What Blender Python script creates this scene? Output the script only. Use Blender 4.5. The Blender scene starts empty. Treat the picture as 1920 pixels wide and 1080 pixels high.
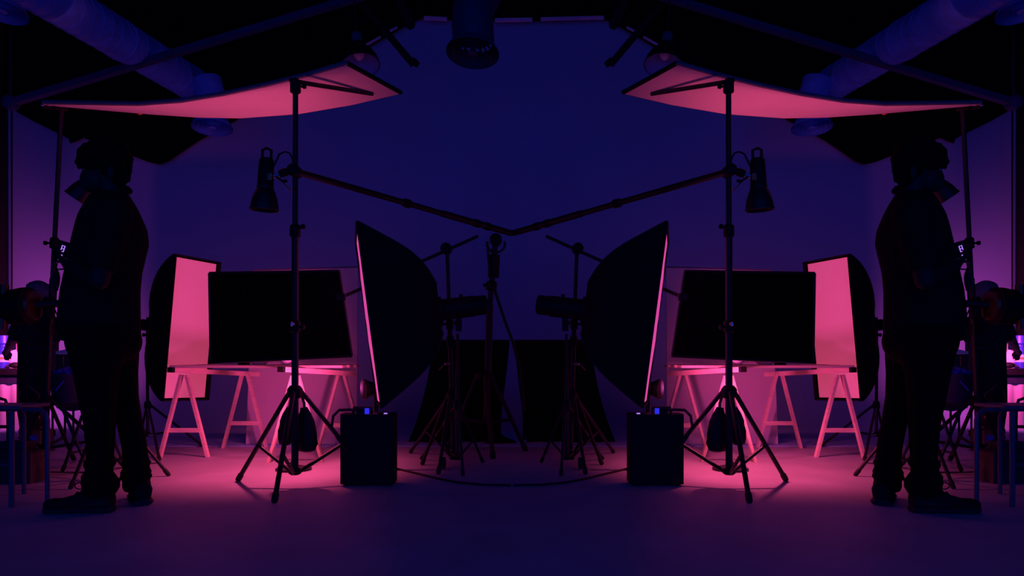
import bpy, math, random
from mathutils import Vector, Matrix, Euler
random.seed(7)
V = Vector
scene = bpy.context.scene
C = scene.collection

# ------------------------------------------------------------------ camera
EYE, F, HOR = 0.735, 1400.0, 660.0
cam_d = bpy.data.cameras.new('camera')
cam = bpy.data.objects.new('camera', cam_d); C.objects.link(cam)
cam.location = (0, 0, EYE); cam.rotation_euler = (math.pi/2, 0, 0)
cam_d.sensor_fit = 'HORIZONTAL'; cam_d.sensor_width = 36.0
cam_d.lens = 36.0*F/1920.0; cam_d.shift_y = (HOR-540.0)/1920.0
scene.camera = cam

# ------------------------------------------------------------------ world: dim blue ambient added for the navy shadow tone, even all round
w = bpy.data.worlds.new('world'); scene.world = w; w.use_nodes = True
w.node_tree.nodes['Background'].inputs[0].default_value = (0.003, 0.075, 1.0, 1)
w.node_tree.nodes['Background'].inputs[1].default_value = 0.60
vs = scene.view_settings
vs.view_transform = 'Standard'; vs.look = 'None'; vs.exposure = 0.0; vs.gamma = 1.0; vs.use_curve_mapping = False

PINK = (1.0, 0.085, 0.235)
MAGENTA = (1.0, 0.075, 0.42)

def P(px, py, d):
    return V(((px-960.0)/F*d, d, EYE-(py-HOR)/F*d))

def lamp(name, kind, loc, energy, color, aim=None, size=0.1, cone=1.6, blend=0.5, both=True):
    for s in ((1, -1) if both else (1,)):
        l = bpy.data.lights.new(name, kind); l.energy = energy; l.color = color
        if kind == 'SPOT':
            l.spot_size = cone; l.spot_blend = blend; l.shadow_soft_size = size
        elif kind == 'AREA':
            l.shape = 'RECTANGLE'; l.size = size[0]; l.size_y = size[1]
        else:
            l.shadow_soft_size = size
        o = bpy.data.objects.new(name, l); C.objects.link(o)
        o.location = (loc[0]*s, loc[1], loc[2])
        if aim is not None:
            dv = V((aim[0]*s, aim[1], aim[2])) - o.location
            o.rotation_euler = dv.to_track_quat('-Z', 'Y').to_euler()

# twin-dish work lamp that stands behind the black flag: dishes and barn doors added to steer its light
WORK = V((-1.36, 4.58, 0.92))
lamp('work_lamp_up', 'SPOT', WORK+V((0, 0, .065)), 34, PINK, WORK+V((-.42, -.03, 1.2)), .012, math.radians(100), .9)
lamp('work_lamp_down', 'SPOT', WORK+V((0, 0, -.09)), 50, PINK, WORK+V((-.15, .14, -1.0)), .03, math.radians(124), .75)
# small dish lamp on the floor stand behind the power pack
lamp('dish_lamp_light', 'SPOT', P(674, 730, 4.60), 46, MAGENTA, P(385, 655, 5.7), .05, math.radians(86), .75)
# added, unseen fill lamp behind the white board, turned up to the back wall
BGL = V((-1.95, 6.45, .22))
lamp('wall_fill_light', 'SPOT', BGL+V((-.05, .08, .05)), 9, PINK, V((-2.75, 8.0, .95)), .04, math.radians(150), 1.0)
# added, unseen fill lamp behind the old person, turned to the far wall
lamp('side_fill_light', 'SPOT', P(62, 640, 6.76), 62, MAGENTA, P(0, 690, 8.0), .06, math.radians(150), .9)

# ------------------------------------------------------------------ materials
MATS = {}
def mat(name, col, rough=.6, metal=0.0, var=.12, scale=14.0, bump=0.0, emit=None, estr=1.0, spec=.5, stretch=(1, 1, 1)):
    if name in MATS: return MATS[name]
    m = bpy.data.materials.new(name); m.use_nodes = True
    nt = m.node_tree; b = nt.nodes['Principled BSDF']
    b.inputs['Roughness'].default_value = rough; b.inputs['Metallic'].default_value = metal
    b.inputs['Specular IOR Level'].default_value = spec
    tc = nt.nodes.new('ShaderNodeTexCoord'); mp = nt.nodes.new('ShaderNodeMapping')
    mp.inputs['Scale'].default_value = stretch
    nz = nt.nodes.new('ShaderNodeTexNoise'); nz.inputs['Scale'].default_value = scale; nz.inputs['Detail'].default_value = 4
    nt.links.new(tc.outputs['Object'], mp.inputs[0]); nt.links.new(mp.outputs[0], nz.inputs['Vector'])
    r = nt.nodes.new('ShaderNodeValToRGB')
    r.color_ramp.elements[0].position = .3; r.color_ramp.elements[1].position = .7
    r.color_ramp.elements[0].color = tuple(c*(1-var) for c in col)+(1,)
    r.color_ramp.elements[1].color = tuple(min(1, c*(1+var)) for c in col)+(1,)
    nt.links.new(nz.outputs['Fac'], r.inputs[0]); nt.links.new(r.outputs[0], b.inputs['Base Color'])
    if bump:
        bp = nt.nodes.new('ShaderNodeBump'); bp.inputs['Strength'].default_value = bump; bp.inputs['Distance'].default_value = .01
        nt.links.new(nz.outputs['Fac'], bp.inputs['Height']); nt.links.new(bp.outputs[0], b.inputs['Normal'])
    if emit:
        r2 = nt.nodes.new('ShaderNodeValToRGB')
        r2.color_ramp.elements[0].color = tuple(c*(1-var) for c in emit)+(1,)
        r2.color_ramp.elements[1].color = tuple(c*(1+var) for c in emit)+(1,)
        nt.links.new(nz.outputs['Fac'], r2.inputs[0]); nt.links.new(r2.outputs[0], b.inputs['Emission Color'])
        b.inputs['Emission Strength'].default_value = estr
    MATS[name] = m
    return m

m_floor = mat('painted_concrete', (.44, .44, .50), .55, 0, .10, 3.0, .06)
m_wall = mat('matte_blue_grey_paint', (.33, .52, .80), .9, 0, .03, 1.2)
m_black = mat('matte_black_paint', (.006, .006, .008), .9, 0, .3, 3)
m_drape = mat('black_drape_cloth', (.004, .004, .006), .95, 0, .3, 6, 0, spec=.1)
m_ceil = mat('black_ceiling', (.008, .008, .01), .9, 0, .4, 2)
m_leak = mat('painted_light_leak', (.95, .7, .95), .5)  # pale colour standing in for leaking light
m_steel = mat('black_steel', (.010, .010, .014), .45, .0, .2, 30, spec=.35)
m_plast = mat('black_plastic', (.007, .007, .009), .6, 0, .2, 40, spec=.2)
m_fab = mat('black_softbox_fabric', (.008, .008, .011), .8, 0, .2, 60, .1, spec=.15)
m_flag = mat('black_flag_cloth', (.003, .003, .004), .95, 0, .3, 80, spec=.05)
m_chrome = mat('brushed_chrome', (.6, .6, .62), .25, 1.0, .1, 50)
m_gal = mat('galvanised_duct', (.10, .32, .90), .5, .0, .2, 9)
m_gal_shade = mat('shaded_duct', (.015, .03, .10), .6)  # darker duct copy, the centre vent's shade put into the colour
m_beam = mat('dark_beam_paint', (.02, .035, .12), .7, 0, .2, 6)
m_wood = mat('pine_wood', (.80, .60, .46), .6, 0, .10, 9, .05, stretch=(1, 1, 6))
m_sheet = mat('white_foam_sheet', (.82, .80, .80), .8, 0, .03, 4)
m_rim = mat('blue_grey_rim', (.10, .11, .15), .6)
m_board = mat('white_board', (.60, .56, .57), .75, 0, .04, 2)
m_white = mat('white_ceramic', (.85, .83, .82), .4, 0, .04, 8)
m_strip = mat('strip_diffuser_cloth', (.7, .65, .66), .9, 0, .07, 3.0, .15, emit=(.37, .032, .068), estr=1.0)
m_slit = mat('bright_diffuser_cloth', (.7, .65, .66), .9, 0, .05, 3.0, emit=(.66, .055, .30), estr=1.0)
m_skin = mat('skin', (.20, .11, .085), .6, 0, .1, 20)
m_skin_shade = mat('shaded_skin', (.010, .008, .008), .7, 0, .1, 20)  # near-black skin, silhouette shade put into the colour
m_hair = mat('black_hair', (.003, .003, .004), .8, 0, .3, 50, spec=.1)
m_grey = mat('grey_hair', (.16, .17, .20), .7, 0, .25, 60)
m_shirt = mat('dark_shirt', (.007, .008, .013), .9, 0, .2, 30, spec=.1)
m_trouser = mat('black_trousers', (.004, .004, .006), .9, 0, .3, 30, spec=.1)
m_shoe = mat('black_shoe', (.010, .010, .015), .8, 0, .3, 40, spec=.2)
m_sole = mat('shoe_sole', (.022, .022, .035), .8)
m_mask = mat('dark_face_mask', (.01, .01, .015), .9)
m_led = mat('violet_led', (.2, .1, .4), .4, 0, 0, 5, emit=(.50, .22, 1.0), estr=1.0)
m_ledb = mat('blue_led', (.02, .02, .5), .4, 0, 0, 5, emit=(.03, .03, .9), estr=.8)
m_cable = mat('black_rubber', (.006, .006, .008), .7)
m_leather = mat('sandbag_nylon', (.008, .008, .012), .6, 0, .3, 25, .3, spec=.3)
m_stool = mat('blue_grey_steel', (.10, .11, .16), .4, .2, .1, 20)
m_crate = mat('old_crate_wood', (.045, .04, .04), .8, 0, .3, 12, .2)
m_cratee = mat('raw_crate_end', (.10, .065, .05), .9, 0, .45, 22, .3)
m_blue = mat('blue_plastic', (.03, .06, .55), .4)
m_navy = mat('navy_canvas', (.015, .018, .06), .8, 0, .2, 20)
m_card = mat('brown_card', (.08, .045, .04), .85, 0, .2, 10)
m_cloth = mat('white_cloth', (.82, .80, .82), .9, 0, .04, 5)
m_lin = mat('pale_lining', (.25, .32, .55), .7)
m_orange = mat('orange_print', (.9, .25, .08), .6)
m_copper = mat('brass_tube', (.16, .09, .05), .35, .8, .1, 20)
m_apron = mat('dark_apron', (.012, .012, .03), .9, 0, .2, 20, spec=.1)

# ------------------------------------------------------------------ mesh building
class B:
    def __init__(s): s.v = []; s.f = []
    def add(s, vs_, fs):
        n = len(s.v); s.v += [V(p) for p in vs_]; s.f += [tuple(i+n for i in q) for q in fs]; return s
    def loft(s, rings, close=False, caps=True):
        n = len(rings[0]); vs_ = [p for r in rings for p in r]; fs = []
        m = len(rings)
        for i in range(m if close else m-1):
            a = i*n; b = ((i+1) % m)*n
            for j in range(n):
                k = (j+1) % n
                fs.append((a+j, a+k, b+k, b+j))
        if caps and not close:
            fs.append(tuple(range(n-1, -1, -1))); fs.append(tuple((m-1)*n+j for j in range(n)))
        return s.add(vs_, fs)
    def tube(s, pts, r, n=10, caps=True):
        pts = [V(p) for p in pts]
        if not hasattr(r, '__len__'): r = [r]*len(pts)
        rings = []; u = None
        for i, p in enumerate(pts):
            t = (pts[min(i+1, len(pts)-1)]-pts[max(i-1, 0)])
            if t.length < 1e-9: t = V((0, 0, 1))
            t.normalize()
            if u is None:
                u = t.orthogonal().normalized()
            else:
                u = (u-t*u.dot(t))
                u = u.normalized() if u.length > 1e-6 else t.orthogonal().normalized()
            q = t.cross(u)
            rings.append([p+(u*math.cos(2*math.pi*j/n)+q*math.sin(2*math.pi*j/n))*r[i] for j in range(n)])
        return s.loft(rings, caps=caps)
    def lathe(s, p0, axis, prof, n=24, caps=True):
        p0 = V(p0); a = V(axis).normalized(); u = a.orthogonal().normalized(); q = a.cross(u)
        rings = [[p0+a*h+(u*math.cos(2*math.pi*j/n)+q*math.sin(2*math.pi*j/n))*max(r, 1e-4) for j in range(n)] for r, h in prof]
        return s.loft(rings, caps=caps)
    def box(s, c, size, rot=None):
        c = V(c); hx, hy, hz = [k/2 for k in size]
        R = rot if rot is not None else Matrix.Identity(3)
        pts = [c+R @ V((x*hx, y*hy, z*hz)) for z in (-1, 1) for y in (-1, 1) for x in (-1, 1)]
        return s.add(pts, [(0, 2, 3, 1), (4, 5, 7, 6), (0, 1, 5, 4), (2, 6, 7, 3), (0, 4, 6, 2), (1, 3, 7, 5)])
    def beam(s, p0, p1, wd, ht, up=(0, 0, 1)):
        p0 = V(p0); p1 = V(p1); t = (p1-p0).normalized(); sd = t.cross(V(up)).normalized(); u = sd.cross(t)
        r = [[p+sd*a*wd/2+u*b*ht/2 for a, b in ((-1, -1), (1, -1), (1, 1), (-1, 1))] for p in (p0, p1)]
        return s.loft(r)
    def prism(s, poly, off):
        off = V(off); poly = [V(p) for p in poly]
        return s.loft([poly, [p+off for p in poly]])
    def ell(s, c, r, n=16, m=10, rot=None):
        c = V(c); R = rot if rot is not None else Matrix.Identity(3)
        rings = []
        for i in range(m+1):
            th = -math.pi/2+math.pi*i/m
            k = max(math.cos(th), .02)
            rings.append([c+R @ V((r[0]*k*math.cos(2*math.pi*j/n), r[1]*k*math.sin(2*math.pi*j/n), r[2]*math.sin(th))) for j in range(n)])
        return s.loft(rings)
    def cap(s, p0, p1, r0, r1, n=12):
        """capsule with a taper"""
        p0 = V(p0); p1 = V(p1); t = (p1-p0).normalized()
        pts = []; rr = []
        for a in (90, 60, 30): pts.append(p0-t*r0*math.sin(math.radians(a))); rr.append(max(r0*math.cos(math.radians(a)), .001))
        pts += [p0, p1]; rr += [r0, r1]
        for a in (30, 60, 90): pts.append(p1+t*r1*math.sin(math.radians(a))); rr.append(max(r1*math.cos(math.radians(a)), .001))
        return s.tube(pts, rr, n)
    def chain(s, pts, rs, n=12):
        for i in range(len(pts)-1): s.cap(pts[i], pts[i+1], rs[i], rs[i+1], n)
        return s

def mesh_of(name, b, loc, m, smooth=35):
    me = bpy.data.meshes.new(name)
    me.from_pydata([tuple(p-loc) for p in b.v], [], b.f)
    me.materials.append(m)
    if smooth:
        me.polygons.foreach_set('use_smooth', [True]*len(me.polygons))
        me.update(); me.set_sharp_from_angle(angle=math.radians(smooth))
    me.update()
    import bmesh
    bm = bmesh.new(); bm.from_mesh(me); bmesh.ops.recalc_face_normals(bm, faces=bm.faces); bm.to_mesh(me); bm.free()
    return me

MIRROR = []
def tagit(o, label, cat, group, side='left'):
    o['label'] = label.replace('{s}', side); o['category'] = cat
    if group: o['group'] = group
    o['_raw'] = label

def thing(name, label, cat, base, group=None, mirror=True):
    o = bpy.data.objects.new(name, None); C.objects.link(o); o.location = base
    o.empty_display_size = .1
    tagit(o, label, cat, group)
    o['_w'] = list(base)
    if mirror: MIRROR.append(o)
    return o

def base_of(o):
    while o.parent: o = o.parent
    return V(o['_w'])

def part(name, b, m, parent, label=None, smooth=35):
    o = bpy.data.objects.new(name, mesh_of(name, b, base_of(parent), m, smooth)); C.objects.link(o)
    o.parent = parent
    if label: o['label'] = label
    return o

def solo(name, b, m, label, cat, base, group=None, mirror=True, smooth=35):
    base = V(base)
    o = bpy.data.objects.new(name, mesh_of(name, b, base, m, smooth)); C.objects.link(o)
    o.location = base; o['_w'] = list(base)
    tagit(o, label, cat, group)
    if mirror: MIRROR.append(o)
    return o

def struct(name, b, m, parent=None, smooth=35):
    o = bpy.data.objects.new(name, mesh_of(name, b, V((0, 0, 0)), m, smooth)); C.objects.link(o)
    if parent is None: o['kind'] = 'structure'
    else: o.parent = parent
    o['_w'] = [0, 0, 0]
    return o

def copy_tree(o, parent=None):
    c = o.copy(); C.objects.link(c)
    if parent is not None: c.parent = parent
    for ch in list(o.children): copy_tree(ch, c)
    return c

def remesh(b, name, voxel, m, loc, iters=6, fac=.5):
    me = mesh_of(name, b, loc, m, 0)
    o = bpy.data.objects.new(name, me); C.objects.link(o)
    r = o.modifiers.new('r', 'REMESH'); r.mode = 'VOXEL'; r.voxel_size = voxel; r.use_smooth_shade = True
    sm = o.modifiers.new('s', 'SMOOTH'); sm.factor = fac; sm.iterations = iters
    dg = bpy.context.evaluated_depsgraph_get()
    me2 = bpy.data.meshes.new_from_object(o.evaluated_get(dg))
    me2.name = name
    if not me2.materials: me2.materials.append(m)
    me2.polygons.foreach_set('use_smooth', [True]*len(me2.polygons))
    C.objects.unlink(o); bpy.data.objects.remove(o)
    return me2

# ================================================================== THE SETTING
CY = 8.0
b = B(); b.box((0, 1.9, -.03), (11.2, 7.8, .06)); struct('floor', b, m_floor)
# backdrop sweep: a thin sheet on the floor that curves up into the back wall
b = B(); b.box((0, 6.49, -.026), (11.2, 1.38, .064)); struct('floor_sheet', b, m_wall)
prof = [(7.185, -.06), (7.185, .006)]
for k in range(1, 9):
    a = math.radians(90*k/8); prof.append((7.2+.8*math.sin(a), .006+.8*(1-math.cos(a))))
prof += [(8.0, 4.62), (8.12, 4.62), (8.12, -.06)]
b = B(); b.loft([[V((x, y, z)) for y, z in prof] for x in (-5.6, 5.6)])
struct('wall_back', b, m_wall, smooth=30)
b = B(); b.box((-5.5, 3.0, 2.3), (.2, 10.0, 4.62)); struct('wall_left', b, m_black)
b = B(); b.box((5.5, 3.0, 2.3), (.2, 10.0, 4.62)); struct('wall_right', b, m_black)
b = B(); b.box((0, 3.0, 4.66), (11.2, 10.2, .1)); struct('ceiling', b, m_ceil)

# black masking hung along the top of the sweep, sagging low towards the sides
edge = [(8, 196), (60, 226), (130, 260), (132, 268), (152, 256), (200, 276), (245, 291), (275, 302), (297, 307), (316, 302), (370, 263), (660, 103), (765, 45), (792, 32), (870, 36), (963, 38)]
for sx, nm in ((1, 'trim_1'), (-1, 'trim_2')):
    low = [P(x, y, 7.90) for x, y in edge]; low = [V((p.x*sx, p.y, p.z)) for p in low]
    rings = []
    for i, p in enumerate(low):
        wv = .02*math.sin(i*1.9)
        rings.append([V((p.x, 7.90+wv, p.z)), V((p.x, 7.93+wv, p.z)), V((p.x, 7.96, 4.6)), V((p.x, 7.92, 4.6))])
    b = B(); b.loft(rings); struct(nm, b, m_drape)
# light leaking in under the masking, painted as pale strips
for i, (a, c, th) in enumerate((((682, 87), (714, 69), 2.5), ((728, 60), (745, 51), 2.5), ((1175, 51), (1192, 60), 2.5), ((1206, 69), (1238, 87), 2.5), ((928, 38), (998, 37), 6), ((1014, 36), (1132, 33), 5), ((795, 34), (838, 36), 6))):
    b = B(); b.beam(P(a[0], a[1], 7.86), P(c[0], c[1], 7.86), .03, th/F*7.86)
    struct('trim_%d' % (i+3), b, m_leak)

# ================================================================== generic builders
def knob(parent, p, dirv, r=.014, l=.04):
    b = B(); d = V(dirv).normalized(); p = V(p)
    b.tube([p, p+d*l], r*.45, 8); b.lathe(p+d*l, d, [(r*.6, 0), (r, .006), (r, .018), (r*.5, .022)], 10)
    return part('knob', b, m_plast, parent)

def tripod(label, base, feet, hub, top, low=None, r=.016, group=None, mirror=True, collars=(), name='light_stand', mid=.5, material=None, leg_r=.011):
    """base = floor point under the column; hub/top/low = world points on the column; feet = floor points"""
    mt = material or m_steel
    t = thing(name, label, 'light stand', (base[0], base[1], 0), group, mirror)
    hub = V(hub); top = V(top); low = V(low) if low is not None else V((hub.x, hub.y, .09))
    midp = hub.lerp(top, mid)
    b = B(); b.tube([low, midp], r, 12); part('lower_column', b, mt, t)
    b = B(); b.tube([midp-(top-hub)*.01, top], r*.78, 12); part('upper_column', b, mt, t)
    ax = (top-hub).normalized()
    b = B(); b.lathe(hub-ax*.035, ax, [(r*1.3, 0), (r*2.2, .012), (r*2.2, .05), (r*1.4, .07)], 12); h = part('hub', b, m_plast, t)
    b = B(); b.lathe(low-ax*.012, ax, [(r*1.2, 0), (r*1.8, .008), (r*1.8, .03), (r*1.2, .036)], 12); part('lower_hub', b, m_plast, t)
    for f in feet:
        f = V(f); dv = (f-hub); rad = V((dv.x, dv.y, 0)).normalized()
        p0 = hub+rad*r*2.0; tip = f+V((0, 0, leg_r))
        b = B(); b.tube([p0, tip], leg_r, 8); lg = part('leg', b, mt, t)
        b = B(); b.cap(tip-(tip-p0).normalized()*.03, tip, leg_r*1.35, leg_r*1.3, 8)
        for q in b.v: q.z = max(q.z, 0.001)
        part('rubber_foot', b, m_cable, lg)
        att = p0.lerp(tip, .60)
        b = B(); b.tube([low+rad*r*1.2, att], leg_r*.8, 8); part('brace', b, mt, t)
    for z, kd in collars:
        k = (z-hub.z)/(top.z-hub.z); p = hub.lerp(top, k)
        b = B(); b.lathe(p-ax*.035, ax, [(r*1.0, 0), (r*1.5, .006), (r*1.5, .06), (r*1.1, .07)], 12); c = part('collar', b, m_plast, t)
        knob(c, p, kd)
    return t

def softbox(name, label, cen, nrm, up, W, H, L, face_mat, ring=.10, curve=.35, head_len=.26, group=None, head=True, base=None, head_r=.06, lipd=.035):
    cen = V(cen); n = V(nrm).normalized(); u = V(up); u = (u-n*u.dot(n)).normalized(); r_ = u.cross(n)
    t = thing(name, label, 'softbox', base if base is not None else (cen.x, cen.y, cen.z-H/2), group)
    def ringpts(tt, grow=0):
        k = (1-tt)*curve+(1-curve)*math.sqrt(max(0, 1-tt*tt)) if curve > 0 else 1-.58*tt-.30*tt**6
        hw = ring+(W/2-ring)*k+grow; hh = ring+(H/2-ring)*k+grow
        c = cen-n*L*tt
        out = []
        for a, bb in ((-1, -1), (1, -1), (1, 1), (-1, 1)):
            out.append(c+r_*a*hw+u*bb*hh)
        # belly of every panel, pulled in a little
        full = []
        for i in range(4):
            p, q = out[i], out[(i+1) % 4]
            for s in (0, .25, .5, .75):
                x = p.lerp(q, s); pull = 4*s*(1-s)*.035*(1-abs(2*tt-1))
                full.append(x.lerp(c, pull))
        return full, out
    ts = [0, .06, .15, .27, .4, .53, .66, .78, .88, .95, .99]
    b = B(); rings = [ringpts(k)[0] for k in ts]; b.loft(rings, caps=False)
    inner = [[p+n*.006*(1 if k == 0 else 0)+(cen-n*L*ts[k]-p).normalized()*.006 for p in rings[k]] for k in range(len(ts))]
    b.loft(inner, caps=False)
    part('shell', b, m_fab, t, smooth=25)
    for c in range(4):
        b = B(); b.tube([ringpts(k, .002)[1][c] for k in ts], .006, 6); part('rod_seam', b, m_cable, t)
    # front lip
    o = ringpts(0, .004)[1]
    b = B()
    for i in range(4):
        p, q = o[i], o[(i+1) % 4]
        b.beam(p+n*lipd/2, q+n*lipd/2, .008, lipd, up=n)
    part('lip', b, m_fab, t)
    # slightly slack cloth face
    N = 8; vs_ = []; fs = []
    hw, hh = W/2-.012, H/2-.012
    for i in range(N+1):
        for j in range(N+1):
            a = -1+2*i/N; c = -1+2*j/N
            z = .012*(1-a*a)*(1-c*c)+.004*math.sin(i*2.1+j*1.3)*(1-a*a)*(1-c*c)
            vs_.append(cen+r_*a*hw+u*c*hh+n*(z+.004))
    for i in range(N):
        for j in range(N):
            k = i*(N+1)+j; fs.append((k, k+N+1, k+N+2, k+1))
    b = B(); b.add(vs_, fs); part('diffuser', b, face_mat, t, 'glowing pink diffuser cloth')
    back = cen-n*L
    b = B(); b.lathe(back+n*.01, -n, [(ring*.9, 0), (ring*1.05, .01), (ring*1.05, .03), (ring*.8, .035)], 20); part('speed_ring', b, m_plast, t)
    if head:
        b = B(); b.lathe(back-n*.02, -n, [(head_r*.95, 0), (head_r, .01), (head_r, head_len*.7), (head_r*.93, head_len*.72), (head_r*.93, head_len*.97), (head_r*.8, head_len)], 20)
        hd = part('lamp_head', b, m_plast, t)
        b = B(); b.box(back-n*(head_len*.5)+V((0, 0, head_r*.98+.008)), (.02, .02, .02)); part('top_plate', b, m_plast, hd)
        b = B(); p = back-n*head_len*.45
        b.beam(p-V((0, 0, head_r*.6)), p-V((0, 0, head_r+.075)), .035, .03, up=(0, 1, 0)); part('bracket', b, m_plast, hd)
        knob(hd, p-V((0, 0, head_r+.03)), (-.3, -1, 0))
    return t

def flood(name, label, top, axis, body_r, body_l, dish_r, dish_l, base, group, handle=True, yoke_to=None, inner=None, mirror=True):
    """lamp can with a bell reflector; axis points out of the bell"""
    a = V(axis).normalized(); top = V(top)
    t = thing(name, label, 'lamp', base, group, mirror)
    b = B(); b.lathe(top, a, [(body_r*.8, 0), (body_r, .012), (body_r*1.05, body_l*.5), (body_r*1.1, body_l), (body_r*.9, body_l+.005)], 20)
    part('body', b, m_plast, t)
    b = B(); b.lathe(top+a*body_l*.97, a, [(body_r*1.16, 0), (body_r*1.16, .012)], 20); part('band', b, m_steel, t)
    pr = []
    for k in range(9):
        s = k/8; pr.append((body_r*1.05+(dish_r-body_r*1.05)*math.sin(s*math.pi/2)**.9, body_l+dish_l*s))
    back = [(r*.955, h-.004) for r, h in reversed(pr)]
    b = B(); b.lathe(top, a, pr+[(dish_r*1.05, body_l+dish_l), (dish_r*1.05, body_l+dish_l+.012), (dish_r*.96, body_l+dish_l+.012)]+back[1:], 28, caps=False)
    part('bell', b, m_steel, t)
    b = B(); b.lathe(top+a*(body_l+dish_l*.15), a, [(body_r*.5, 0), (body_r*.9, dish_l*.4), (dish_r*.93, dish_l*.80), (dish_r*.93, dish_l*.805)], 24); part('lens', b, inner or m_chrome, t, 'glass front lens')
    if handle:
        s = a.orthogonal().normalized()
        s = V((1, 0, 0)) - a*a.x; s.normalize()
        b = B(); b.tube([top+s*body_r*.6, top+s*body_r*.6-a*.045, top-s*body_r*.1-a*.055, top-s*body_r*.6-a*.045, top-s*body_r*.6], .008, 8); part('handle', b, m_plast, t)
    if yoke_to is not None:
        p = top+a*body_l*.72; q = V(yoke_to); dv = (q-p).normalized()
        b = B(); b.tube([p+dv*body_r*.9, p.lerp(q, .6)], .013, 10); part('swivel_arm', b, m_chrome, t, 'pale metal swivel arm')
        b = B(); b.lathe(p.lerp(q, .5), dv, [(.016, 0), (.022, .008), (.022, .04), (.015, .05)], 12); part('swivel_joint', b, m_plast, t)
        b = B(); c = p.lerp(q, .35); b.tube([c, c+V((.05, -.02, -.035))], .006, 8); b.tube([c+V((.05, -.02, -.035)), c+V((.07, -.02, -.03))], .009, 8); part('locking_lever', b, m_plast, t)
    return t

# ================================================================== BIG THINGS OF THE LEFT HALF (mirrored at the end)
G = lambda s: 'mirrored pair of '+s

# ---- overhead bounce sheet
near = [(82, 196, 4.35), (170, 197.5, 4.33), (260, 199, 4.30), (340, 193, 4.27), (420, 180, 4.24), (500, 163, 4.2), (580, 143, 4.16), (652, 122, 4.12)]
far = [(86, 198, 4.95), (180, 206, 4.93), (280, 214.5, 4.90), (370, 220.5, 4.88), (450, 222, 4.86), (560, 214, 4.82), (660, 197, 4.78), (751, 176, 4.72)]
b = B(); rows = []
for i in range(len(near)):
    p, q = P(*near[i]), P(*far[i])
    rows.append((p, q))
M_ = 6; NR = len(rows); top_ = []; bot_ = []
for p, q in rows:
    for j in range(M_+1):
        x = p.lerp(q, j/M_); bot_.append(x); top_.append(x+V((0, 0, .018)))
fs = []; K = M_+1; o2 = len(bot_)
for i in range(NR-1):
    for j in range(M_):
        k = i*K+j; fs.append((k, k+1, k+K+1, k+K)); fs.append((o2+k, o2+k+K, o2+k+K+1, o2+k+1))
for i in range(NR-1):
    k = i*K; fs.append((k, k+K, o2+k+K, o2+k)); k = i*K+M_; fs.append((k, o2+k, o2+k+K, k+K))
for j in range(M_):
    fs.append((j, o2+j, o2+j+1, j+1)); k = (NR-1)*K+j; fs.append((k, k+1, o2+k+1, o2+k))
b.add(bot_+top_, fs)
t = thing('overhead_reflector', 'large sagging white bounce sheet glowing pink, overhead on the {s}', 'reflector', P(400, 205, 4.6), G('overhead reflectors'))
part('sheet', b, m_sheet, t)
b = B(); b.tube([r[0]+V((0, -.006, .012)) for r in rows], .013, 8); part('edge_tube', b, m_rim, t)
b = B(); b.tube([rows[-1][0]+V((0, 0, .009)), rows[-1][1]+V((0, 0, .009))], .014, 8); part('edge_tube', b, m_fab, t)
b = B(); b.tube([r[1]+V((0, .004, .009)) for r in rows], .009, 8); part('edge_tube', b, m_fab, t)
for px, py in ((262, 213), (268, 211)):
    b = B(); b.box(P(px, py, 4.89), (.018, .02, .012)); part('clip', b, m_orange, t, 'small orange clip')

# ---- main stand under it
SB = V((-1.177, 4.05, 0))
def fl(px, py):
    d = EYE*F/(py-HOR); return V(((px-960)/F*d, d, 0))
hubp = P(553, 735, 4.05); topp = P(554, 158, 4.05)
main = tripod('tall black tripod stand in front of the flag on the {s}', SB, [fl(447, 903), fl(515, 943), V((-.83, 4.37, 0))], hubp, topp,
              low=P(553, 886, 4.05), r=.019, group=G('main stands'), collars=((P(0, 433, 4.05).z, (1, -.2, .5)), (P(0, 612, 4.05).z, (1, -.4, -.1)), (P(0, 163, 4.05).z, (1, -.2, 0))), mid=.52, leg_r=.013)
b = B(); p = P(551, 608, 4.03); b.lathe(p+V((0, -.01, 0)), (0, -1, 0), [(.012, 0), (.012, .02), (.007, .026)], 10); part('bolt_cap', b, m_chrome, main, 'shiny bolt head')
# support bar that carries the sheet
b = B(); b.tube([P(545, 150, 4.05), P(560, 154, 4.10), P(698, 176, 4.62)], .013, 8)
sb_ = part('crossbar', b, m_steel, main)
b = B(); b.lathe(P(554, 163, 4.05), (0, 0, 1), [(.018, -.02), (.026, -.01), (.026, .03), (.016, .045)], 12); part('bar_clamp', b, m_plast, main)

# ---- boom pole from the main stand to the middle
BC = 5.5
p0 = P(546, 319, 4.02); p1 = P(957, 437, BC)
t = thing('boom_pole', 'long black telescopic boom pole running to the middle from the {s} stand', 'boom pole', p0, G('boom poles'))
pm = p0.lerp(p1, .62); pm2 = p0.lerp(p1, .88)
b = B(); b.tube([p0, pm], .0185, 12); part('outer_tube', b, m_steel, t)
b = B(); b.tube([pm, p1+V((.002, 0, 0))], .023, 12); part('inner_tube', b, m_steel, t)
for k in (.45, .80, .86):
    c = p0.lerp(p1, k); d = (p1-p0).normalized()
    b = B(); b.lathe(c-d*.03, d, [(.02, 0), (.028, .008), (.028, .05), (.02, .06)], 12); part('collar', b, m_plast, t)
b = B(); b.lathe(P(553, 321, 4.05)+V((0, .05, 0)), (0, -1, 0), [(.02, 0), (.034, .01), (.034, .09), (.02, .1)], 14); part('stand_clamp', b, m_plast, t)

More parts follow.
